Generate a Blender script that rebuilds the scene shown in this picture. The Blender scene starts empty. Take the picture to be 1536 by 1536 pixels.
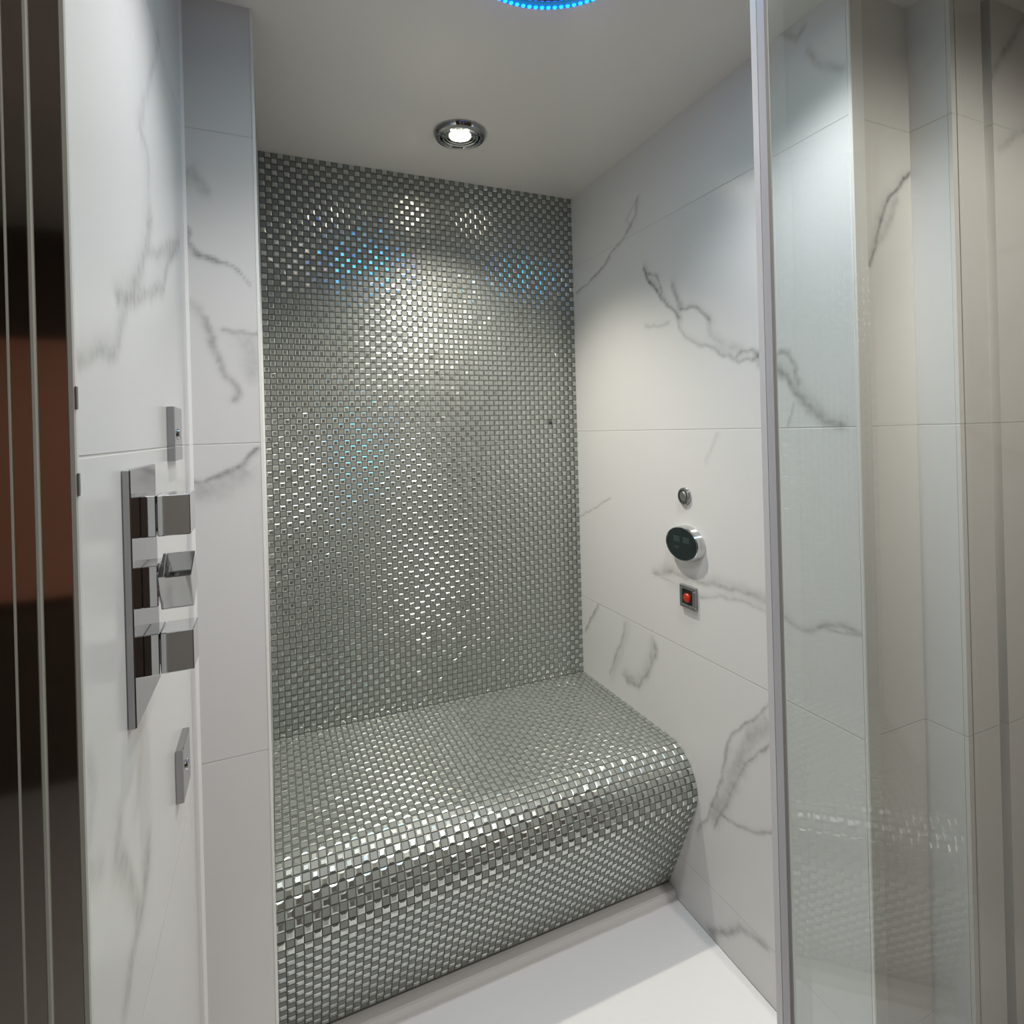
import bpy, math, random
import numpy as np
from mathutils import Vector, Matrix
random.seed(7)
rng = np.random.default_rng(11)
sc = bpy.context.scene
col = sc.collection

# ------------------------------------------------------------------ room dimensions (metres)
EYE = 1.353
L, R = -0.1404, 1.0352          # left wall, right wall
B, N, NX = 1.8113, 1.2127, -0.015   # back wall, nib face, nib edge
CEIL = 2.194
BENCH = 0.458
JZ = [0.135, 0.737, 1.340, 1.940]   # horizontal tile joints
JY = [1.391]                        # vertical tile joint of the right wall
TP = 0.0172                         # mosaic pitch

# ------------------------------------------------------------------ helpers
def tag(o, label=None, cat=None, group=None, kind=None):
    if label: o['label'] = label
    if cat: o['category'] = cat
    if group: o['group'] = group
    if kind: o['kind'] = kind
    return o

def empty(name, loc, label=None, cat=None, group=None):
    o = bpy.data.objects.new(name, None)
    o.empty_display_size = 0.05
    col.objects.link(o)
    o.location = loc
    return tag(o, label, cat, group)

class MB:
    """collects shapes (world coordinates) and links them as one mesh object"""
    def __init__(s): s.v = []; s.f = []; s.m = []; s.s = []
    def add(s, verts, faces, mat=0, smooth=False):
        o = len(s.v); s.v += [tuple(p) for p in verts]
        for f in faces:
            s.f.append(tuple(o + i for i in f)); s.m.append(mat); s.s.append(smooth)
    def box(s, a, b, mat=0):
        (x0, y0, z0), (x1, y1, z1) = a, b
        s.add([(x0,y0,z0),(x1,y0,z0),(x1,y1,z0),(x0,y1,z0),(x0,y0,z1),(x1,y0,z1),(x1,y1,z1),(x0,y1,z1)],
              [(0,3,2,1),(4,5,6,7),(0,1,5,4),(1,2,6,5),(2,3,7,6),(3,0,4,7)], mat)
    def bbox(s, a, b, c=0.001, mat=0, M=None):
        """box with chamfered edges"""
        a = Vector(a); b = Vector(b); ce = (a+b)/2; h = (b-a)/2
        vs = []; idx = {}
        for sx in (-1,1):
            for sy in (-1,1):
                for sz in (-1,1):
                    for k in range(3):
                        p = [sx*h.x, sy*h.y, sz*h.z]
                        for j in range(3):
                            if j != k: p[j] -= (sx,sy,sz)[j]*c
                        idx[(sx,sy,sz,k)] = len(vs); vs.append(Vector(p))
        fs = []
        def quad(pts, out):
            p = [vs[i] for i in pts]; n = (p[1]-p[0]).cross(p[2]-p[0])
            fs.append(pts if n.dot(Vector(out)) > 0 else pts[::-1])
        for k in range(3):
            i, j = [q for q in range(3) if q != k]
            for sk in (-1,1):
                ps = []
                for si, sj in ((-1,-1),(1,-1),(1,1),(-1,1)):
                    t = [0,0,0]; t[k]=sk; t[i]=si; t[j]=sj; ps.append(idx[(t[0],t[1],t[2],k)])
                o = [0,0,0]; o[k]=sk; quad(ps, o)
            for si in (-1,1):
                for sj in (-1,1):
                    ps = []
                    for sk, order in ((-1,(i,j)),(1,(j,i))):
                        t=[0,0,0]; t[k]=sk; t[i]=si; t[j]=sj
                        for q in order: ps.append(idx[(t[0],t[1],t[2],q)])
                    o=[0,0,0]; o[i]=si; o[j]=sj; quad(ps, o)
        for sx in (-1,1):
            for sy in (-1,1):
                for sz in (-1,1):
                    quad([idx[(sx,sy,sz,k)] for k in range(3)], (sx,sy,sz))
        vs = [(M @ v if M else v) + ce for v in vs]
        s.add(vs, fs, mat)
    def lathe(s, prof, c, axis='z', n=64, sx=1.0, sy=1.0, mat=0, smooth=True, closed=False):
        """profile [(r, h)...] turned about an axis through c; sx/sy stretch it to an oval"""
        vs = []; k = len(prof)
        for i in range(n):
            a = 2*math.pi*i/n; ca, sa = math.cos(a), math.sin(a)
            for r, h in prof:
                p, q = r*ca*sx, r*sa*sy
                if axis == 'z': vs.append((c[0]+p, c[1]+q, c[2]+h))
                elif axis == 'x': vs.append((c[0]+h, c[1]+p, c[2]+q))
                else: vs.append((c[0]+p, c[1]+h, c[2]+q))
        fs = []
        kk = k if closed else k-1
        for i in range(n):
            j = (i+1) % n
            for t in range(kk):
                u = (t+1) % k
                fs.append((i*k+t, j*k+t, j*k+u, i*k+u))
        s.add(vs, fs, mat, smooth)
    def prism(s, pts, z0, z1, mat=0):
        n = len(pts)
        s.add([(x,y,z0) for x,y in pts]+[(x,y,z1) for x,y in pts],
              [tuple(range(n))[::-1], tuple(range(n,2*n))]+[(i,(i+1)%n,n+(i+1)%n,n+i) for i in range(n)], mat)
    def build(s, name, mats, parent=None, fix=True, sharp=None):
        me = bpy.data.meshes.new(name)
        off = Vector((0,0,0))
        p = parent
        while p: off += p.location; p = p.parent
        me.from_pydata([(x-off.x, y-off.y, z-off.z) for x,y,z in s.v], [], s.f)
        for m in (mats if isinstance(mats, (list,tuple)) else [mats]): me.materials.append(m)
        me.polygons.foreach_set('material_index', s.m)
        me.polygons.foreach_set('use_smooth', s.s)
        me.update()
        if fix:
            import bmesh
            bm = bmesh.new(); bm.from_mesh(me)
            bmesh.ops.remove_doubles(bm, verts=bm.verts, dist=1e-6)
            bmesh.ops.recalc_face_normals(bm, faces=bm.faces); bm.to_mesh(me); bm.free()
        if any(s.s):
            me.set_sharp_from_angle(angle=math.radians(sharp or 35))
        o = bpy.data.objects.new(name, me); col.objects.link(o)
        if parent: o.parent = parent
        return o

# ------------------------------------------------------------------ materials
def mat(name):
    m = bpy.data.materials.new(name); m.use_nodes = True
    nt = m.node_tree; nt.nodes.clear()
    out = nt.nodes.new('ShaderNodeOutputMaterial')
    return m, nt, out

def pbr(name, color, rough=0.4, metal=0.0, spec=0.5, emit=None, estr=0.0, coat=0.0, noise=0.0, nscale=40.0):
    m, nt, out = mat(name)
    b = nt.nodes.new('ShaderNodeBsdfPrincipled')
    b.inputs['Base Color'].default_value = (*color, 1)
    b.inputs['Roughness'].default_value = rough
    b.inputs['Metallic'].default_value = metal
    b.inputs['Specular IOR Level'].default_value = spec
    b.inputs['Coat Weight'].default_value = coat
    if emit:
        b.inputs['Emission Color'].default_value = (*emit, 1)
        b.inputs['Emission Strength'].default_value = estr
    if noise:
        tc = nt.nodes.new('ShaderNodeTexCoord'); nz = nt.nodes.new('ShaderNodeTexNoise')
        nz.inputs['Scale'].default_value = nscale; nz.inputs['Detail'].default_value = 4
        nt.links.new(tc.outputs['Object'], nz.inputs['Vector'])
        mr = nt.nodes.new('ShaderNodeMapRange')
        mr.inputs['To Min'].default_value = max(0.0, rough-noise); mr.inputs['To Max'].default_value = rough+noise
        nt.links.new(nz.outputs['Fac'], mr.inputs['Value']); nt.links.new(mr.outputs['Result'], b.inputs['Roughness'])
    nt.links.new(b.outputs[0], out.inputs[0])
    return m

def math_node(nt, op, a, b=None, c=None, clamp=False):
    n = nt.nodes.new('ShaderNodeMath'); n.operation = op; n.use_clamp = clamp
    for i, v in enumerate((a, b, c)):
        if v is None: continue
        if isinstance(v, (int, float)): n.inputs[i].default_value = v
        else: nt.links.new(v, n.inputs[i])
    return n.outputs[0]

def marble(name, jz, jy=(), yaxis='Y', base=(0.735, 0.725, 0.71), rough=0.24):
    """polished white marble-look porcelain: veins come from the slab's vein attribute, joints from the slab's size"""
    m, nt, out = mat(name)
    b = nt.nodes.new('ShaderNodeBsdfPrincipled')
    at = nt.nodes.new('ShaderNodeAttribute'); at.attribute_name = 'vein'
    tc = nt.nodes.new('ShaderNodeTexCoord')
    sep = nt.nodes.new('ShaderNodeSeparateXYZ'); nt.links.new(tc.outputs['Object'], sep.inputs[0])
    nz = nt.nodes.new('ShaderNodeTexNoise'); nz.inputs['Scale'].default_value = 70; nz.inputs['Detail'].default_value = 5
    nt.links.new(tc.outputs['Object'], nz.inputs['Vector'])
    br = nt.nodes.new('ShaderNodeMapRange'); br.inputs['From Min'].default_value = 0.3; br.inputs['From Max'].default_value = 0.7
    br.inputs['To Min'].default_value = 0.65; br.inputs['To Max'].default_value = 1.25
    nt.links.new(nz.outputs['Fac'], br.inputs['Value'])
    veil = math_node(nt, 'MULTIPLY', at.outputs['Fac'], br.outputs['Result'], clamp=True)
    cl = nt.nodes.new('ShaderNodeTexNoise'); cl.inputs['Scale'].default_value = 2.3; cl.inputs['Detail'].default_value = 3
    nt.links.new(tc.outputs['Object'], cl.inputs['Vector'])
    mx0 = nt.nodes.new('ShaderNodeMixRGB')
    mx0.inputs[1].default_value = (base[0]*0.955, base[1]*0.955, base[2]*0.96, 1); mx0.inputs[2].default_value = (*base, 1)
    nt.links.new(cl.outputs['Fac'], mx0.inputs[0])
    mx = nt.nodes.new('ShaderNodeMixRGB'); mx.inputs[2].default_value = (0.17, 0.165, 0.16, 1)
    nt.links.new(mx0.outputs[0], mx.inputs[1]); nt.links.new(veil, mx.inputs[0])
    joint = None; vert = None
    for ax, vals in (('Z', jz), (yaxis, jy)):
        for z in vals:
            d = math_node(nt, 'ABSOLUTE', math_node(nt, 'SUBTRACT', sep.outputs[ax], z))
            g = math_node(nt, 'SUBTRACT', 1.0, math_node(nt, 'DIVIDE', d, 0.0016), clamp=True)
            if ax == 'Z': joint = g if joint is None else math_node(nt, 'MAXIMUM', joint, g)
            else: vert = g if vert is None else math_node(nt, 'MAXIMUM', vert, g)
    mj = nt.nodes.new('ShaderNodeMixRGB'); mj.inputs[2].default_value = (0.60, 0.585, 0.555, 1)
    jm = math_node(nt, 'MULTIPLY', joint, 1.6, clamp=True)
    nt.links.new(mx.outputs[0], mj.inputs[1]); nt.links.new(jm, mj.inputs[0])
    bp = nt.nodes.new('ShaderNodeBump'); bp.invert = True; bp.inputs['Strength'].default_value = 0.6
    bp.inputs['Distance'].default_value = 0.0012
    nt.links.new(jm, bp.inputs['Height']); nt.links.new(bp.outputs[0], b.inputs['Normal'])
    last = mj.outputs[0]
    if vert is not None:
        mv = nt.nodes.new('ShaderNodeMixRGB'); mv.inputs[2].default_value = (0.70, 0.69, 0.665, 1)
        nt.links.new(last, mv.inputs[1]); nt.links.new(vert, mv.inputs[0]); last = mv.outputs[0]
    nt.links.new(last, b.inputs['Base Color'])
    rr = math_node(nt, 'ADD', rough, math_node(nt, 'MULTIPLY', jm, 0.4))
    nt.links.new(rr, b.inputs['Roughness'])
    b.inputs['Specular IOR Level'].default_value = 0.5
    nt.links.new(b.outputs[0], out.inputs[0])
    return m

def glass(name, tint, ior=1.5, haze=0.0):
    """thin clear pane: what is behind comes straight through, the surface reflects by its angle"""
    m, nt, out = mat(name)
    t = nt.nodes.new('ShaderNodeBsdfTransparent'); t.inputs[0].default_value = (*tint, 1)
    g = nt.nodes.new('ShaderNodeBsdfGlossy'); g.inputs['Roughness'].default_value = 0.0
    g.inputs[0].default_value = (1, 1, 1, 1)
    fr = nt.nodes.new('ShaderNodeFresnel'); fr.inputs['IOR'].default_value = ior
    geo = nt.nodes.new('ShaderNodeNewGeometry')
    mx = nt.nodes.new('ShaderNodeMixShader')
    # both faces of the pane reflect like an outer face
    mi = nt.nodes.new('ShaderNodeMix'); mi.inputs[2].default_value = ior; mi.inputs[3].default_value = 1.0/ior
    nt.links.new(geo.outputs['Backfacing'], mi.inputs[0]); nt.links.new(mi.outputs[0], fr.inputs['IOR'])
    nt.links.new(fr.outputs[0], mx.inputs[0])
    nt.links.new(t.outputs[0], mx.inputs[1]); nt.links.new(g.outputs[0], mx.inputs[2])
    nt.links.new(mx.outputs[0], out.inputs[0])
    return m

# marble veins: (points on the slab in metres, line width, strength, bloom width, bloom strength)
VR=[([(1.3883, 1.8252), (1.3736, 1.7896), (1.3313, 1.7478), (1.3084, 1.7156), (1.2772, 1.6899), (1.2524, 1.6699), (1.2367, 1.6465)], 0.0025, 0.8, 0.014, 0.25), ([(1.3697, 1.8043), (1.3325, 1.7925), (1.3154, 1.7631), (1.3078, 1.7307)], 0.002, 0.6, 0.006, 0.15), ([(1.2607, 1.742), (1.2505, 1.7174), (1.2301, 1.6762)], 0.005, 0.25, 0.016, 0.2), ([(1.2303, 1.669), (1.2035, 1.6688), (1.1677, 1.6613), (1.1436, 1.6407), (1.1203, 1.6173)], 0.0035, 0.55, 0.014, 0.15), ([(1.1251, 1.6165), (1.1215, 1.5852), (1.0855, 1.5542), (1.0212, 1.5269)], 0.009, 0.12, 0.02, 0.1), ([(1.245, 1.6463), (1.2378, 1.6193), (1.2015, 1.586), (1.1323, 1.5527), (1.0752, 1.5278), (1.0325, 1.506), (0.9896, 1.4991), (0.9677, 1.5087), (0.9868, 1.5237), (1.0213, 1.5253), (1.0364, 1.5129)], 0.003, 0.4, 0.016, 0.14), ([(0.9677, 1.5087), (0.9434, 1.4995), (0.9104, 1.5056), (0.8862, 1.498), (0.8701, 1.4716), (0.8595, 1.4392)], 0.0045, 0.45, 0.01, 0.15), ([(0.9627, 1.4882), (0.9152, 1.4663), (0.8912, 1.4507), (0.8668, 1.417), (0.8371, 1.3814), (0.7981, 1.3499), (0.7663, 1.344)], 0.007, 0.4, 0.022, 0.25), ([(0.8726, 1.3917), (0.8835, 1.3691), (0.8945, 1.3462)], 0.0025, 0.25, 0.006, 0.1), ([(1.3861, 1.6514), (1.3328, 1.6399), (1.2793, 1.6379)], 0.003, 0.22, 0.01, 0.1), ([(1.4052, 2.0431), (1.4279, 1.9908), (1.4753, 1.9535), (1.5518, 1.9222), (1.657, 1.8692), (1.7867, 1.8423)], 0.0025, 0.4, 0.012, 0.12), ([(1.4428, 1.9674), (1.4662, 1.9962), (1.4121, 2.0377)], 0.002, 0.3, 0.008, 0.1), ([(1.5681, 1.9117), (1.6055, 1.8893), (1.6791, 1.8634)], 0.002, 0.35, 0.008, 0.1), ([(1.0983, 1.3263), (1.1228, 1.2956), (1.1483, 1.2571)], 0.004, 0.12, 0.01, 0.06), ([(1.8059, 1.0243), (1.72, 1.0616), (1.6662, 1.0865), (1.5987, 1.1118)], 0.0018, 0.45, 0.008, 0.08), ([(1.3699, 0.9145), (1.3023, 0.9373), (1.2459, 0.9369), (1.1803, 0.936), (1.1077, 0.9448), (1.0414, 0.9481), (0.9712, 0.9442), (0.9323, 0.9397)], 0.004, 0.2, 0.02, 0.2), ([(1.3668, 0.9132), (1.318, 0.9127), (1.2749, 0.9059)], 0.002, 0.2, 0.005, 0.05), ([(1.182, 0.8913), (1.1205, 0.9111), (1.0637, 0.9227), (0.9815, 0.9244), (0.9367, 0.9144)], 0.0025, 0.22, 0.014, 0.12), ([(0.9324, 0.9367), (0.891, 0.9105), (0.8546, 0.9119), (0.8104, 0.9327), (0.7778, 0.9455), (0.7365, 0.9403)], 0.004, 0.3, 0.012, 0.12), ([(0.8336, 0.9241), (0.8031, 0.9241), (0.7394, 0.9355)], 0.0025, 0.25, 0.008, 0.08), ([(1.6922, 0.7373), (1.7491, 0.6692), (1.7892, 0.6135)], 0.003, 0.4, 0.01, 0.2), ([(1.5325, 0.7166), (1.5544, 0.649), (1.6003, 0.5801), (1.6274, 0.5162)], 0.0025, 0.35, 0.022, 0.15), ([(1.5334, 0.5356), (1.4722, 0.5391), (1.4258, 0.5906), (1.3804, 0.666), (1.382, 0.7031)], 0.0025, 0.3, 0.026, 0.28), ([(0.9443, 0.7355), (0.9562, 0.7106), (1.0065, 0.6508), (1.0531, 0.6129), (1.0849, 0.5745), (1.0974, 0.5348), (1.1188, 0.4491), (1.1526, 0.3607), (1.1895, 0.2959), (1.2166, 0.2535)], 0.0028, 0.42, 0.012, 0.1), ([(0.9495, 0.6317), (0.9929, 0.5836), (1.0437, 0.5203), (1.0782, 0.452), (1.1246, 0.3538), (1.1547, 0.3038)], 0.0025, 0.42, 0.01, 0.1), ([(0.9711, 0.6595), (1.0222, 0.6036), (1.0672, 0.5158), (1.1038, 0.4205), (1.1538, 0.3305)], 0.014, 0.2, 0.026, 0.16), ([(1.1222, 0.3552), (1.0729, 0.356), (1.0097, 0.3789), (0.9757, 0.4041), (0.9489, 0.4245)], 0.003, 0.45, 0.008, 0.12), ([(0.9528, 0.6453), (0.9477, 0.6327)], 0.004, 0.5, 0.006, 0.2), ([(1.173, 0.009), (1.117, 0.0528), (1.0663, 0.1121), (1.0367, 0.1181), (0.9887, 0.1261)], 0.006, 0.3, 0.016, 0.18), ([(0.9052, 2.2152), (0.8679, 2.1848), (0.8407, 2.1529), (0.8274, 2.1651)], 0.005, 0.3, 0.018, 0.2), ([(0.818, 2.1135), (0.7989, 2.08), (0.7772, 2.0574), (0.7466, 2.0325)], 0.006, 0.28, 0.014, 0.12)]
VN=[([(-0.1394, 1.7536), (-0.133, 1.7455), (-0.1357, 1.7264), (-0.1391, 1.7197)], 0.003, 0.55, 0.01, 0.3), ([(-0.1402, 1.7209), (-0.1327, 1.7129), (-0.1252, 1.7036), (-0.112, 1.6985), (-0.0885, 1.6931)], 0.004, 0.6, 0.01, 0.15), ([(-0.1153, 1.6995), (-0.0885, 1.6918), (-0.0702, 1.691), (-0.0567, 1.678), (-0.0453, 1.6647), (-0.0291, 1.653)], 0.0022, 0.55, 0.007, 0.1), ([(-0.1416, 1.6142), (-0.1286, 1.6062), (-0.1166, 1.5981)], 0.006, 0.2, 0.014, 0.15), ([(-0.1091, 1.5833), (-0.0997, 1.5558), (-0.0914, 1.523), (-0.0795, 1.4951), (-0.0731, 1.4734), (-0.0621, 1.4529), (-0.0567, 1.4348), (-0.0628, 1.4245)], 0.0045, 0.42, 0.012, 0.16), ([(-0.079, 1.5631), (-0.062, 1.5549), (-0.0196, 1.5554)], 0.0025, 0.4, 0.01, 0.12), ([(-0.0366, 1.5391), (-0.0277, 1.5159), (-0.0263, 1.4767)], 0.014, 0.16, 0.024, 0.14), ([(-0.144, 1.277), (-0.1342, 1.2714), (-0.1199, 1.268), (-0.0915, 1.279), (-0.0741, 1.2883), (-0.0564, 1.3029), (-0.042, 1.3178), (-0.0239, 1.3301)], 0.003, 0.62, 0.01, 0.2), ([(-0.1258, 1.2545), (-0.0919, 1.2612), (-0.0569, 1.2822)], 0.012, 0.14, 0.026, 0.2), ([(-0.1385, 1.8391), (-0.127, 1.8635), (-0.112, 1.8405), (-0.1012, 1.8256)], 0.008, 0.18, 0.018, 0.16)]
VL=[([(0.9809, 1.9523), (0.8629, 1.7974), (0.8234, 1.7425), (0.8675, 1.7341), (0.8722, 1.6699), (0.8574, 1.6252)], 0.006, 0.2, 0.022, 0.1), ([(0.8778, 1.6454), (0.8601, 1.6131), (0.8214, 1.5717), (0.7715, 1.5305), (0.7322, 1.5063)], 0.008, 0.34, 0.022, 0.14), ([(1.1346, 1.6939), (1.0124, 1.6255), (0.9635, 1.5753), (0.8931, 1.5538), (0.846, 1.5393), (0.777, 1.5178), (0.7254, 1.5012), (0.6899, 1.4962)], 0.006, 0.34, 0.02, 0.18), ([(0.8538, 1.5981), (0.9213, 1.6139), (0.967, 1.6354), (1.0883, 1.6838)], 0.006, 0.24, 0.016, 0.14), ([(0.7252, 1.499), (0.7043, 1.4721), (0.6793, 1.4474), (0.6574, 1.4364)], 0.007, 0.26, 0.018, 0.12), ([(0.6422, 1.4318), (0.6149, 1.4314), (0.5896, 1.4251), (0.5505, 1.4174)], 0.005, 0.32, 0.014, 0.14), ([(0.5488, 1.0986), (0.5604, 1.0652), (0.5506, 1.0389), (0.5383, 1.0208), (0.5772, 0.9947)], 0.007, 0.22, 0.018, 0.14), ([(0.6406, 0.99), (0.6281, 0.967), (0.6709, 0.921), (0.6956, 0.8757), (0.7041, 0.8412), (0.6723, 0.8334), (0.6527, 0.8115)], 0.008, 0.28, 0.02, 0.18), ([(0.7575, 0.8744), (0.7403, 0.8566), (0.7178, 0.8446)], 0.014, 0.25, 0.024, 0.25), ([(0.7218, 1.0647), (0.7509, 1.0218), (0.7164, 0.9671)], 0.01, 0.05, 0.02, 0.1)]
VE=[([(1.2508, 1.8891), (1.1884, 1.8274), (1.1543, 1.8037), (1.1325, 1.7662), (1.111, 1.7279), (1.1016, 1.6913), (1.0827, 1.6594)], 0.0035, 0.8, 0.016, 0.3), ([(1.1725, 1.7955), (1.1392, 1.7311), (1.1101, 1.7054)], 0.01, 0.2, 0.016, 0.2)]
VO=[([(1.5026, 2.2207), (1.3618, 2.0611), (1.3374, 2.0314)], 0.006, 0.4, 0.024, 0.2), ([(1.4903, 1.9637), (1.3658, 1.8971)], 0.007, 0.25, 0.02, 0.15)]

# ------------------------------------------------------------------ material library
M_right = marble('marble right', JZ, JY)
M_nib = marble('marble nib', JZ)
M_left = marble('marble left', JZ)
M_out = marble('marble outside', JZ, base=(0.74, 0.71, 0.67))
M_plain = pbr('white porcelain body', (0.74, 0.73, 0.71), 0.3)
M_ceil = pbr('ceiling panel', (0.74, 0.72, 0.69), 0.14, noise=0.04, nscale=6)
M_tray = pbr('white solid surface tray', (0.88, 0.88, 0.88), 0.22, noise=0.05)
M_grout = pbr('grey grout', (0.13, 0.135, 0.125), 0.75)
M_flat = pbr('satin grey glass tile', (0.25, 0.265, 0.242), 0.42, metal=0.05, spec=0.5, noise=0.06)
M_facet = pbr('bevelled mirror tile', (0.62, 0.65, 0.61), 0.20, metal=0.92)
M_chrome = pbr('chrome', (0.70, 0.71, 0.72), 0.05, metal=1.0)
M_chrome_dark = pbr('smoked chrome', (0.42, 0.42, 0.43), 0.07, metal=1.0)
M_satin = pbr('satin pale metal', (0.78, 0.77, 0.73), 0.35, metal=0.15)
M_jamb = pbr('polished dark jamb', (0.48, 0.45, 0.42), 0.06, metal=1.0)
M_seal = pbr('pale plastic seal', (0.62, 0.63, 0.60), 0.4)
M_sealw = pbr('white plastic edging', (0.80, 0.78, 0.79), 0.35)
M_sealg = pbr('grey plastic fin', (0.58, 0.57, 0.60), 0.4)
M_white = pbr('white silicone', (0.86, 0.85, 0.82), 0.4)
M_black = pbr('black glass panel', (0.012, 0.022, 0.022), 0.10)
M_blackm = pbr('black plastic', (0.015, 0.015, 0.017), 0.45)
M_key = pbr('dim display keys', (0.035, 0.05, 0.05), 0.3)
M_grey = pbr('grey metal bezel', (0.33, 0.34, 0.34), 0.3, metal=0.8)
M_red = pbr('red plastic button', (0.50, 0.03, 0.007), 0.35)
M_lamp = pbr('lit lamp lens', (1, 0.95, 0.85), 0.3, emit=(1.0, 0.90, 0.74), estr=40)
M_led = pbr('cyan led', (0.1, 0.6, 0.8), 0.3, emit=(0.0, 0.11, 2.2), estr=6)
M_teal = pbr('teal glow lens', (0.1, 0.5, 0.5), 0.3, emit=(0.03, 0.50, 0.62), estr=9)
M_blue = pbr('blue lit acrylic rim', (0.03, 0.14, 0.30), 0.2, emit=(0.0, 0.20, 0.42), estr=0.5)
M_dark = pbr('dark brown plaster', (0.13, 0.095, 0.075), 0.6, noise=0.1)
M_brown = pbr('brown reflection panel', (0.80, 0.40, 0.27), 0.45, noise=0.1)  # only for the added panel behind the camera, mirrored in the jamb
M_floor = pbr('pale outside floor', (0.50, 0.48, 0.46), 0.4, noise=0.1)
M_pane = glass('clear door glass', (0.925, 0.955, 0.945))

# ------------------------------------------------------------------ marble slabs
def vnoise(u, v, seed, f):
    """smooth value noise on the slab"""
    r = np.random.default_rng(seed); T = r.random((64, 64))
    x = u*f; y = v*f; i = np.floor(x).astype(int); j = np.floor(y).astype(int)
    fx = x-i; fy = y-j; fx = fx*fx*(3-2*fx); fy = fy*fy*(3-2*fy)
    g = lambda a, b: T[a % 64, b % 64]
    return (g(i,j)*(1-fx)+g(i+1,j)*fx)*(1-fy)+(g(i,j+1)*(1-fx)+g(i+1,j+1)*fx)*fy

def vein_mask(u, v, veins, seed):
    wu = u + (vnoise(u,v,seed,38)-.5)*.009 + (vnoise(u,v,seed+1,110)-.5)*.0032
    wv = v + (vnoise(u,v,seed+2,38)-.5)*.009 + (vnoise(u,v,seed+3,110)-.5)*.0032
    amp = 0.55+0.75*vnoise(u,v,seed+4,30)
    out = np.zeros_like(u)
    for pts, w, st, bw, bs in veins:
        dmin = np.full_like(u, 9.0); side = np.zeros_like(u)
        for (x0,y0),(x1,y1) in zip(pts[:-1], pts[1:]):
            dx, dy = x1-x0, y1-y0; q = dx*dx+dy*dy+1e-12
            t = np.clip(((wu-x0)*dx+(wv-y0)*dy)/q, 0, 1)
            d = np.hypot(wu-x0-t*dx, wv-y0-t*dy)
            cr = (wu-x0)*dy-(wv-y0)*dx
            k = d < dmin; dmin = np.where(k, d, dmin); side = np.where(k, np.sign(cr), side)
        m = st*np.exp(-(dmin/w)**2)*amp
        bb = bs*np.exp(-(dmin/(bw*np.where(side>0,1.0,0.45)))**2)*(0.5+0.8*vnoise(u,v,seed+5,22))
        out = 1-(1-np.clip(m,0,1))*(1-np.clip(bb,0,1))
        if len(res_stack): out = 1-(1-out)*(1-res_stack.pop())
        res_stack.append(out)
    return res_stack.pop() if res_stack else out
res_stack = []

def slab(name, u0, u1, v0, v1, place, thick, veins, m, seed, step=0.005, kind='structure', mback=None):
    """a wall slab: fine grid on the visible face with its vein attribute, plain sides and back.
    place(u, v, d) gives the world point, d = depth into the wall"""
    nu = max(2, int(round((u1-u0)/step))+1); nv = max(2, int(round((v1-v0)/step))+1)
    U, V = np.meshgrid(np.linspace(u0,u1,nu), np.linspace(v0,v1,nv), indexing='ij')
    P = np.stack(place(U, V, np.zeros_like(U)), -1).reshape(-1,3)
    idx = np.arange(nu*nv).reshape(nu,nv)
    F = np.stack([idx[:-1,:-1], idx[1:,:-1], idx[1:,1:], idx[:-1,1:]], -1).reshape(-1,4)
    a = P[F[0]]; n = np.cross(a[1]-a[0], a[2]-a[0])
    inward = np.array(place(np.array(u0),np.array(v0),np.array(0.0)))-np.array(place(np.array(u0),np.array(v0),np.array(0.1)))
    if n @ inward < 0: F = F[:, ::-1]
    cs = [(u0,v0),(u1,v0),(u1,v1),(u0,v1)]
    base = nu*nv
    corner = [int(idx[0,0]), int(idx[-1,0]), int(idx[-1,-1]), int(idx[0,-1])]
    back = [tuple(float(q) for q in place(np.array(x),np.array(y),np.array(thick))) for x,y in cs]
    P2 = np.concatenate([P, np.array(back), P[corner]])
    me = bpy.data.meshes.new(name)
    extra = [[base+3,base+2,base+1,base]]+[[base+4+i, base+4+(i+1)%4, base+(i+1)%4, base+i] for i in range(4)]
    if n @ inward < 0: pass
    else: extra = [e[::-1] for e in extra]
    extra = np.array(extra)[:, ::-1]
    Fa = np.concatenate([F, extra])
    me.vertices.add(len(P2)); me.vertices.foreach_set('co', P2.astype(np.float32).ravel())
    me.loops.add(Fa.size); me.loops.foreach_set('vertex_index', Fa.astype(np.int32).ravel())
    me.polygons.add(len(Fa)); me.polygons.foreach_set('loop_start', np.arange(0,Fa.size,4,dtype=np.int32))
    me.update(calc_edges=True)
    at = me.attributes.new('vein', 'FLOAT', 'POINT')
    vals = np.zeros(len(P2), np.float32)
    if veins: vals[:base] = vein_mask(U, V, veins, seed).ravel()
    at.data.foreach_set('value', vals)
    me.materials.append(m)
    o = bpy.data.objects.new(name, me); col.objects.link(o)
    return tag(o, kind=kind)

slab('wall_right', 0.735, B, 0.0, CEIL, lambda u,v,d: (R+d, u, v), 0.037, [(p, w_*1.25, min(.95, s_*1.02), bw, bs*1.4) for p, w_, s_, bw, bs in VR], M_right, 3)
slab('wall_left', 0.545, N, 0.0, CEIL, lambda u,v,d: (L-d, u, v), 0.05, [(p, w_*1.6, s_*.8, bw*1.2, bs*1.2) for p, w_, s_, bw, bs in VL], M_left, 23)
slab('wall_nib', L, NX, 0.0, CEIL, lambda u,v,d: (u, N+d, v), B-N, [(p, w_*1.4, s_*.9, bw, bs*1.2) for p, w_, s_, bw, bs in VN], M_nib, 43)
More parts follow.
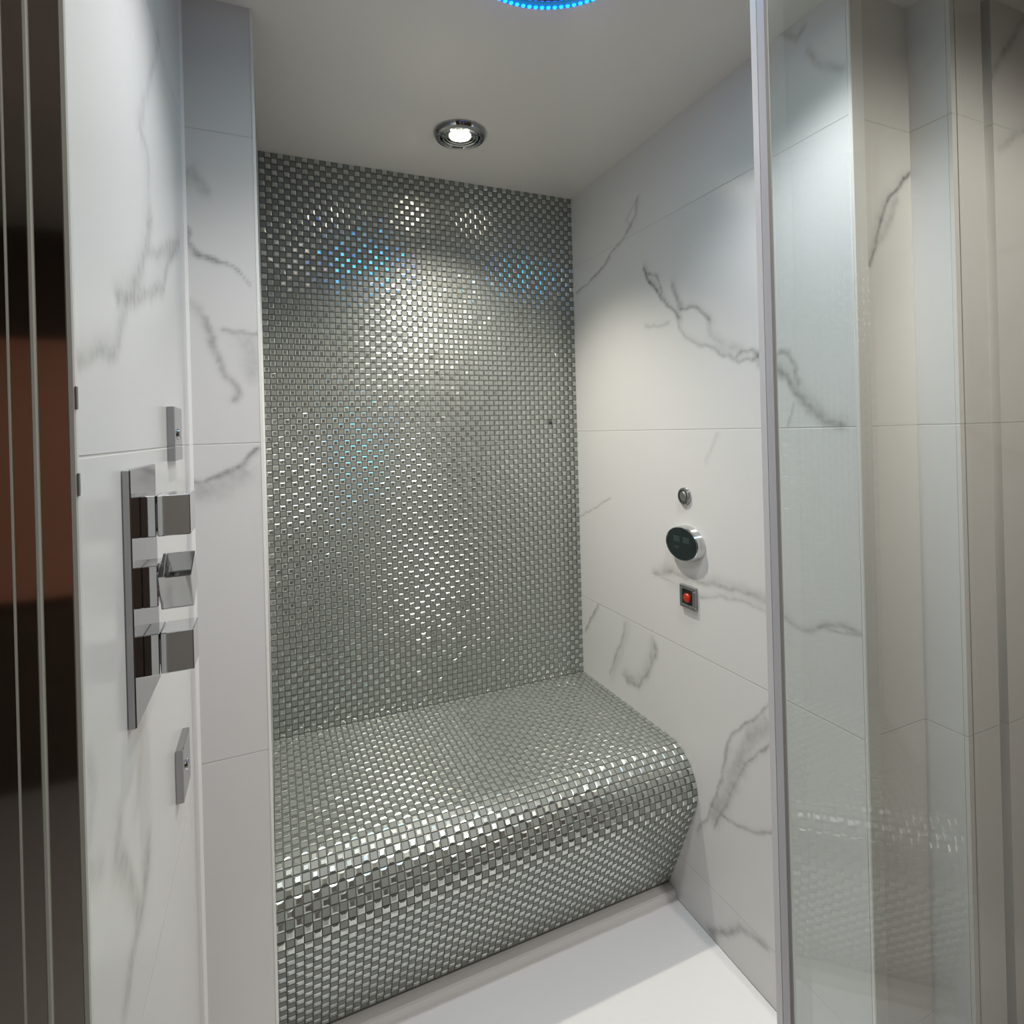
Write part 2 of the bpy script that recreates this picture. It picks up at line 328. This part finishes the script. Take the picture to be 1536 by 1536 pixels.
# the wall outside the shower on the right: a set-back face, its reveal and the front face
slab('wall_outside_return', 1.0725, 1.219, 0.0, CEIL, lambda u,v,d: (u, 0.735+d, v), 0.05, VE, M_out, 63)
slab('wall_outside_reveal', 0.6645, 0.735, 0.0, CEIL, lambda u,v,d: (1.219+d, u, v), 0.04, None, M_nib, 64, step=0.02)
slab('wall_outside_face', 1.2605, 1.322, 0.0, CEIL, lambda u,v,d: (u, 0.657+d, v), 0.04, None, M_out, 83, step=0.01)
slab('wall_outside_front', 1.345, 1.75, 0.0, CEIL, lambda u,v,d: (u, 0.652+d, v), 0.05, VO, M_out, 84, step=0.01)

def struct(name, mb, m, **k):
    return tag(mb.build(name, m, **k), kind='structure')

mb = MB(); mb.box((1.219, 0.657, 0), (1.2335, 0.664, CEIL)); mb.box((1.2363, 0.657, 0), (1.2605, 0.664, CEIL)); mb.box((1.2335, 0.661, 0), (1.2363, 0.664, CEIL), 1)
struct('trim_1', mb, [M_out, M_blackm])
mb = MB(); mb.box((1.322, 0.668, 0), (1.345, 0.70, CEIL)); struct('trim_2', mb, M_out)
# bright metal trim that caps the end of the right wall, with a bead of silicone down its edge
mb = MB(); mb.bbox((R-0.0005, 0.7275, 0), (1.0715, 0.735, CEIL), 0.0015); struct('trim_3', mb, M_satin)
mb = MB(); mb.box((1.0715, 0.7325, 0), (1.0735, 0.737, CEIL)); struct('trim_4', mb, M_white)
# white bead in the inner corner and edge trim on the nib
mb = MB(); mb.prism([(L, N-0.005), (L+0.005, N), (L, N)], 0.0, CEIL); struct('trim_5', mb, M_white)
mb = MB(); mb.box((NX-0.0035, N-0.0012, 0), (NX+0.0015, N+0.004, CEIL)); struct('trim_6', mb, M_white)

mb = MB(); mb.box((-0.30, -1.75, CEIL), (1.80, B+0.06, CEIL+0.08)); struct('ceiling', mb, M_ceil)
mb = MB(); mb.box((-1.3, -1.75, -0.08), (1.80, 0.54, -0.001)); struct('floor', mb, M_floor)
mb = MB(); mb.box((-1.3, -1.75, CEIL), (-0.30, 0.60, CEIL+0.08)); struct('ceiling_outside', mb, M_ceil)
mb = MB(); mb.box((-1.3, -1.75, 0), (1.80, -1.68, CEIL)); struct('wall_front', mb, M_dark)
mb = MB(); mb.box((-0.62, -1.68, 0), (-0.16, -1.64, 2.05)); struct('pale_reflection_panel', mb, M_ceil)  # unseen pale panel, added so the chrome knobs reflect something light
mb = MB(); mb.box((-1.05, -1.68, 0.75), (-0.70, -1.63, 1.75)); struct('brown_reflection_panel', mb, M_brown)  # unseen panel, added to give the polished jamb its brown reflections
mb = MB(); mb.box((-1.37, -1.75, 0), (-1.3, 0.60, CEIL)); struct('wall_outside_left', mb, M_dark)
mb = MB(); mb.box((1.75, -1.75, 0), (1.80, 0.70, CEIL)); struct('wall_outside_right', mb, M_dark)
mb = MB(); mb.box((-1.3, 0.548, 0), (-0.205, 0.60, CEIL)); struct('wall_outside_jamb', mb, M_dark)

# ------------------------------------------------------------------ mosaic
def frame_tile(mb, c, e1, e2, n, kind, half=0.00775):
    """one mosaic piece: kind 0 flat satin tile, kind 1 bevelled mirror tile"""
    c = np.asarray(c)
    if kind == 0:
        h0, h1, a, b2 = -0.002, 0.0012, half, half-0.0007
    else:
        h0, h1, a, b2 = 0.0009, 0.0023, half, half-0.0034
        t = rng.normal(0, 0.024, 2)
        n2 = n + e1*t[0] + e2*t[1]; n2 /= np.linalg.norm(n2)
        e1b = e1 - n2*(e1@n2); e1b /= np.linalg.norm(e1b); e2b = np.cross(n2, e1b)
    V = []
    for s1, s2 in ((-1,-1),(1,-1),(1,1),(-1,1)): V.append(c+e1*s1*a+e2*s2*a+n*(-0.002))
    F = []
    if kind == 0:
        for s1, s2 in ((-1,-1),(1,-1),(1,1),(-1,1)): V.append(c+e1*s1*b2+e2*s2*b2+n*h1)
        F = [(4,5,6,7)]+[(i,(i+1)%4,4+(i+1)%4,4+i) for i in range(4)]
        mb.add(V, F, 1)
    else:
        for s1, s2 in ((-1,-1),(1,-1),(1,1),(-1,1)): V.append(c+e1*s1*a+e2*s2*a+n*h0)
        for s1, s2 in ((-1,-1),(1,-1),(1,1),(-1,1)): V.append(c+e1b*s1*b2+e2b*s2*b2+n2*h1)
        F = [(8,9,10,11)]+[(4+i,4+(i+1)%4,8+(i+1)%4,8+i) for i in range(4)]+[(i,(i+1)%4,4+(i+1)%4,4+i) for i in range(4)]
        mb.add(V, F, 2)

ncol = 61
pitch = (R-NX)/ncol
X = lambda i: NX+(i+.5)*pitch
mats3 = [M_grout, M_flat, M_facet, M_blackm]
mb = MB()
mb.box((NX-0.02, B, 0), (R+0.037, B+0.06, CEIL), 0)
e1 = np.array([1.,0,0]); e2 = np.array([0,0,1.]); nn = np.array([0,-1.,0])
nrow = 101; pz = (CEIL-BENCH)/nrow
for j in range(nrow):
    zc = BENCH+(j+.5)*pz
    for i in range(ncol):
        if i == 54 and abs(zc-1.369) < pitch*0.5: continue      # the chipped-out piece
        frame_tile(mb, (X(i), B-0.0005, zc), e1, e2, nn, (i+j) % 2)
mb.add([(0.917, B-0.0006, 1.366), (0.924, B-0.0012, 1.3605), (0.936, B-0.0012, 1.362), (0.9395, B-0.0006, 1.369), (0.936, B-0.0012, 1.3765), (0.925, B-0.0012, 1.3775)], [(0,1,2,3,4,5)], 3)
struct('wall_back', mb, mats3, fix=False)

# bench: flat seat, round nose, front sloping back to the tray
CY, CZ, RAD = 1.321, 0.350, 0.1078
base = np.array([1.345, 0.022])
d = base-np.array([CY, CZ]); dist = np.hypot(*d)
al = math.atan2(d[1], d[0]); be = math.acos(RAD/dist)
a_end = al-be if al-be < -math.pi/2 else al-be     # tangent point angle
a_end = (al-be) % (2*math.pi)                      # between pi and 3pi/2
prof = [(B-0.001, CZ+RAD), (CY, CZ+RAD)]
na = 40
for k in range(1, na+1):
    a = math.pi/2+(a_end-math.pi/2)*k/na
    prof.append((CY+RAD*math.cos(a), CZ+RAD*math.sin(a)))
prof.append((base[0], base[1]))
pr = np.array(prof); seg = np.hypot(*np.diff(pr, axis=0).T); S = np.concatenate([[0], np.cumsum(seg)])
def at_s(s):
    k = min(max(np.searchsorted(S, s)-1, 0), len(seg)-1); t = (s-S[k])/seg[k]
    p = pr[k]*(1-t)+pr[k+1]*t; tn = (pr[k+1]-pr[k])/seg[k]
    return p, tn
mb = MB()
poly = prof+[(B-0.001, 0.022)]
npz = len(poly)
x0, x1 = NX+0.0005, R-0.0005
inset = 0.0022
mb.add([(x0,y,z) for y,z in poly]+[(x1,y,z) for y,z in poly],
       [tuple(range(npz)), tuple(range(npz,2*npz))[::-1]]+[(i,npz+i,npz+(i+1)%npz,(i+1)%npz) for i in range(npz)], 0)
nr = int(S[-1]/pitch); off = 0.002
for j in range(nr):
    s0 = off+(j+.5)*pitch
    pa, _ = at_s(s0-pitch*.45); pb, _ = at_s(s0+pitch*.45)
    p, _ = at_s(s0); tn = (pb-pa)/np.hypot(*(pb-pa))
    # e1 along x, e2 down the profile, n outward
    e2 = np.array([0, tn[0], tn[1]]); n = np.array([0, tn[1], -tn[0]])
    if n[2] < 0 and s0 < S[1]: n = -n
    pc = np.array([0, CY+0.12, 0.25])
    if np.dot(n, np.array([0, p[0], p[1]])-pc) < 0: n = -n
    for i in range(ncol):
        frame_tile(mb, np.array([X(i), p[0], p[1]])+n*0.0006, np.array([1.,0,0]), np.cross(n, np.array([1.,0,0])), n, (i+j+1) % 2)
bench = mb.build('shower_bench', mats3, fix=False)
tag(bench, 'silver mosaic bench with rounded front edge below the mosaic back wall', 'bench')

# tray: white floor with a raised lip under the bench
tray = empty('shower_tray', (0.45, 0.95, 0), 'white shower tray on the floor in front of the mosaic bench', 'shower tray')
mb = MB(); mb.box((L+0.001, 0.541, -0.05), (R-0.001, 1.312, 0.0)); mb.build('tray_floor', M_tray, tray)
mb = MB(); pts = [(1.306, 0.0), (1.310, 0.005), (1.313, 0.018), (1.318, 0.0215), (1.345, 0.0215), (B-.001, 0.0215), (B-.001, -0.05), (1.312, -0.05), (1.312, -0.0005)]
n_ = len(pts); xa, xb = NX+0.001, R-0.001
mb.add([(xa,y,z) for y,z in pts]+[(xb,y,z) for y,z in pts],
       [tuple(range(n_)), tuple(range(n_,2*n_))[::-1]]+[(i,n_+i,n_+(i+1)%n_,(i+1)%n_) for i in range(n_)])
mb.build('tray_lip', M_tray, tray)

# ------------------------------------------------------------------ shower valve on the left wall
valve = empty('shower_valve', (L, 0.745, 1.19), 'chrome three-knob shower valve plate on the left marble wall', 'shower valve')
mb = MB(); mb.bbox((L, 0.679, 1.0585), (L+0.008, 0.815, 1.3225), 0.0012); mb.build('wall_plate', M_chrome_dark, valve)
for kz, rot in ((1.2685, 0), (1.192, 26), (1.1175, 0)):
    h = 0.0225; yc = 0.7435
    Mx = Matrix.Rotation(math.radians(rot), 4, 'X')
    mb = MB(); mb.bbox((L+0.008, yc-h, kz-h), (L+0.0225, yc+h, kz+h), 0.0008)
    st = mb.build('knob_base', M_chrome, valve)
    g = h
    mb = MB(); mb.bbox((L+0.0235, yc-g, kz-g), (L+0.0555, yc+g, kz+g), 0.0009, M=Mx)
    mb.box((L+0.0225, yc-h*.6, kz-h*.6), (L+0.0235, yc+h*.6, kz+h*.6))
    mb.build('knob', M_chrome, valve)

def body_jet(z0, z1, y0, label):
    r = empty('body_jet', (L, y0+0.036, (z0+z1)/2), label, 'body jet', 'body jets on the left wall')
    mb = MB(); mb.bbox((L, y0, z0), (L+0.0105, y0+0.073, z1), 0.001); mb.build('jet_plate', M_chrome_dark, r)
    c = (L+0.0105, y0+0.036, (z0+z1)/2)
    mb = MB(); mb.lathe([(0.0, 0.003), (0.007, 0.003), (0.0085, 0.002), (0.009, 0.0)], c, 'x', 32); mb.build('jet_nozzle', M_chrome, r)
body_jet(1.319, 1.4005, 0.959, 'square chrome body jet above the three-knob shower valve')
body_jet(0.818, 0.896, 0.954, 'square chrome body jet below the three-knob shower valve')

# ------------------------------------------------------------------ controls on the right wall
btn = empty('round_button', (R, 1.229, 1.159), 'small round chrome button above the oval black control panel', 'button')
c = (R, 1.229, 1.159)
mb = MB(); mb.lathe([(0.0238, 0.0), (0.0238, -0.004), (0.0222, -0.0075), (0.0200, -0.0085), (0.0165, -0.0085), (0.0158, -0.005), (0.0, -0.005)], c, 'x', 48)
mb.build('button_ring', M_chrome_dark, btn)
mb = MB(); mb.lathe([(0.0135, -0.005), (0.0135, -0.0085), (0.011, -0.0105), (0.0, -0.0112)], c, 'x', 40); mb.build('button_cap', M_grey, btn)

pan = empty('control_panel', (R, 1.226, 1.031), 'oval chrome-rimmed black steam control panel on the right marble wall', 'control panel')
c = (R, 1.226, 1.031)
sy = 0.70
mb = MB(); mb.lathe([(0.0705, 0.0), (0.0705, -0.003), (0.0665, -0.012), (0.0655, -0.020), (0.0640, -0.0215), (0.0618, -0.0215), (0.0612, -0.020), (0.0, -0.020)], c, 'x', 96, 1.0, sy)
mb.build('chrome_rim', M_chrome, pan)
mb = MB(); mb.lathe([(0.0608, -0.0195), (0.0608, -0.0206), (0.0, -0.0206)], c, 'x', 96, 1.0, sy)
face = mb.build('panel_face', M_black, pan)
for (y, z, w, h) in ((1.245, 1.043, 0.013, 0.008), (1.207, 1.043, 0.013, 0.008), (1.245, 1.020, 0.009, 0.003)):
    mb = MB(); mb.box((R-0.0209, y-w, z-h), (R-0.0205, y+w, z+h)); mb.build('display_key', M_key, face)
mb = MB(); mb.lathe([(0.0048, -0.0205), (0.0048, -0.0212), (0.0, -0.0212)], (R, 1.228, 1.024), 'x', 24); mb.build('display_key', M_blackm, face)

sq = empty('call_button', (R, 1.221, 0.886), 'red call button in square grey bezel below the oval black control panel', 'button')
mb = MB()
h = 0.0305
for (a, b) in (((1.221-h, 0.886-h), (1.221+h, 0.886-h+0.010)), ((1.221-h, 0.886+h-0.010), (1.221+h, 0.886+h)),
               ((1.221-h, 0.886-h+0.010), (1.221-h+0.010, 0.886+h-0.010)), ((1.221+h-0.010, 0.886-h+0.010), (1.221+h, 0.886+h-0.010))):
    mb.bbox((R-0.0105, a[0], a[1]), (R, b[0], b[1]), 0.0012)
mb.build('bezel', M_grey, sq)
mb = MB(); mb.box((R-0.0075, 1.221-h+0.0102, 0.886-h+0.0102), (R-0.0005, 1.221+h-0.0102, 0.886+h-0.0102)); mb.build('backing', M_blackm, sq)
mb = MB(); mb.lathe([(0.0125, -0.0075), (0.0125, -0.0115), (0.0105, -0.0140), (0.006, -0.0152), (0.0, -0.0155)], (R, 1.222, 0.884), 'x', 40); mb.build('push_button', M_red, sq)

# ------------------------------------------------------------------ ceiling lamps and the LED shower head
def downlight(x, y, label, power, colour, size, blend=1.0):
    r = empty('downlight', (x, y, CEIL), label, 'downlight', None)
    c = (x, y, CEIL)
    mb = MB(); mb.lathe([(0.074, 0.0), (0.074, -0.006), (0.069, -0.0135), (0.061, -0.0165), (0.056, -0.0150), (0.053, -0.0085), (0.053, 0.0)], c, 'z', 72)
    mb.build('bezel', M_chrome_dark, r)
    mb = MB()
    for a, h in ((0.052, -0.0115), (0.0445, -0.0095), (0.037, -0.0075)):
        mb.lathe([(a, 0.0), (a, h), (a-0.002, h-0.0012), (a-0.005, h), (a-0.0055, 0.0)], c, 'z', 64)
    mb.build('stepped_reflector', M_chrome, r)
    mb = MB(); mb.lathe([(0.0240, 0.0), (0.0240, -0.004), (0.0195, -0.005), (0.0, -0.006)], c, 'z', 48)
    mb.build('lens', M_lamp, r)
    ld = bpy.data.lights.new('downlight beam', 'SPOT'); ld.energy = power; ld.color = colour
    ld.spot_size = math.radians(size); ld.spot_blend = blend; ld.shadow_soft_size = 0.022
    lo = bpy.data.objects.new('beam', ld); col.objects.link(lo); lo.parent = r; lo.location = (0, 0, -0.034)
    return r
downlight(0.512, 1.513, 'chrome downlight in the ceiling above the mosaic bench', 46, (1.0, 0.95, 0.84), 112)
downlight(0.77, 0.70, 'chrome ceiling downlight close to the right marble wall', 20, (0.97, 0.97, 1.0), 128)
downlight(0.14, 0.72, 'chrome ceiling downlight close to the left marble wall', 18, (0.97, 0.97, 1.0), 125)
downlight(1.10, -0.38, 'chrome ceiling downlight outside the shower opening', 33, (1.0, 0.93, 0.86), 176, 0.3)

head_c = (0.452, 0.81)
sh = empty('rain_shower_head', (head_c[0], head_c[1], CEIL), 'round rain shower head rimmed with glowing cyan lights on the ceiling', 'shower head')
c = (head_c[0], head_c[1], CEIL)
mb = MB(); mb.lathe([(0.203, 0.0), (0.203, -0.004), (0.199, -0.007), (0.182, -0.007), (0.180, -0.005), (0.180, 0.0)], c, 'z', 96); mb.build('lit_rim', M_blue, sh)
mb = MB(); mb.lathe([(0.180, 0.0), (0.180, -0.006), (0.176, -0.008), (0.0, -0.008)], c, 'z', 96); mb.build('spray_plate', M_chrome, sh)
mb = MB(); mb.lathe([(0.115, -0.008), (0.115, -0.0105), (0.110, -0.0115), (0.0, -0.0115)], c, 'z', 48); mb.build('glowing_centre', M_teal, sh)
led_me = None
nled = 96
for i in range(nled):
    a = 2*math.pi*i/nled
    p = (0.1935*math.cos(a), 0.1935*math.sin(a), -0.0072)
    if led_me is None:
        mb = MB(); mb.lathe([(0.0045, 0.0), (0.0041, -0.0014), (0.0025, -0.0024), (0.0, -0.0028)], (0, 0, 0), 'z', 10)
        o = mb.build('led', M_led); led_me = o.data
    else:
        o = bpy.data.objects.new('led', led_me); col.objects.link(o)
    o.parent = sh; o.location = p

# ------------------------------------------------------------------ left door jamb
jb = empty('door_jamb', (-0.17, 0.54, 0), 'dark polished metal door jamb at the left edge of the opening', 'door jamb')
mb = MB(); mb.box((-0.205, 0.541, 0), (-0.1815, 0.56, CEIL)); mb.box((-0.1805, 0.541, 0), (-0.1675, 0.56, CEIL)); mb.box((-0.1640, 0.541, 0), (-0.1448, 0.56, CEIL))
mb.box((-0.205, 0.556, 0), (-0.1448, 0.575, CEIL)); mb.build('polished_face', M_jamb, jb)
mb = MB(); mb.bbox((-0.1675, 0.5385, 0), (-0.1640, 0.555, CEIL), 0.0008); mb.build('seal_strip', M_seal, jb)
mb = MB(); mb.box((-0.1815, 0.5395, 0), (-0.1805, 0.555, CEIL)); mb.build('edge_line', M_seal, jb)
mb = MB(); mb.bbox((-0.1448, 0.538, 0), (L+0.0006, 0.545, CEIL), 0.001); mb.build('wall_seal', M_seal, jb)
for z in (1.387, 1.319):
    mb = MB(); mb.bbox((L+0.0006, 0.538, z-0.009), (L+0.0018, 0.542, z+0.009), 0.0003); mb.build('striker', M_grey, jb)

# ------------------------------------------------------------------ open glass door on the right
# the pane stands open: from its free edge (near the opening) back towards the viewer
A = np.array([0.4585, 0.413]); Bp = np.array([0.2585, -0.128])
dv = (A-Bp)/np.hypot(*(A-Bp)); nv_ = np.array([dv[1], -dv[0]])
door = empty('glass_door', (A[0], A[1], 0), 'clear glass shower door standing open with a pale edge seal', 'glass door')
def strip(s0, s1, t0, t1, z0, z1):
    """box along the pane: s along it from the free edge, t across it"""
    q = [A-dv*s0+nv_*t0, A-dv*s1+nv_*t0, A-dv*s1+nv_*t1, A-dv*s0+nv_*t1]
    m_ = MB(); m_.prism([tuple(p) for p in q], z0, z1); return m_
H0, H1 = 0.004, 2.05
strip(0.004, 0.575, -0.004, 0.004, H0, H1).build('glass_pane', M_pane, door)
strip(-0.008, 0.0038, -0.0075, 0.0045, H0, H1).build('edge_seal', M_sealw, door)
strip(0.0040, 0.018, -0.0072, -0.0042, H0, H1).build('seal_fin', M_sealg, door)

# ------------------------------------------------------------------ camera
f, yaw, roll = 844.97, math.radians(23.1766), math.radians(-1.5302)
fw = Vector((math.sin(yaw), math.cos(yaw), 0)); rt = Vector((math.cos(yaw), -math.sin(yaw), 0)); up = Vector((0, 0, 1))
r2 = rt*math.cos(roll)+up*math.sin(roll); u2 = -rt*math.sin(roll)+up*math.cos(roll)
cd = bpy.data.cameras.new('camera'); cam = bpy.data.objects.new('camera', cd); col.objects.link(cam)
Mx = Matrix.Identity(4)
for i in range(3): Mx[i][0] = r2[i]; Mx[i][1] = u2[i]; Mx[i][2] = -fw[i]
Mx[2][3] = EYE
cam.matrix_world = Mx
cd.sensor_width = 36; cd.lens = 36*f/1536; cd.shift_x = 0; cd.shift_y = -(768-644.34)/1536
cd.clip_start = 0.01
sc.camera = cam

# ------------------------------------------------------------------ world and view
w = bpy.data.worlds.new('world'); sc.world = w; w.use_nodes = True
bg = w.node_tree.nodes['Background'] if 'Background' in w.node_tree.nodes else w.node_tree.nodes.new('ShaderNodeBackground')
bg.inputs[0].default_value = (0.05, 0.045, 0.04, 1); bg.inputs[1].default_value = 1.0
sc.view_settings.view_transform = 'Standard'; sc.view_settings.look = 'None'
sc.view_settings.exposure = 0.20; sc.view_settings.gamma = 1.0; sc.view_settings.use_curve_mapping = False
sc.cycles.max_bounces = 12; sc.cycles.transparent_max_bounces = 12; sc.cycles.glossy_bounces = 6
sc.cycles.sample_clamp_indirect = 6.0
sc.cycles.caustics_reflective = True
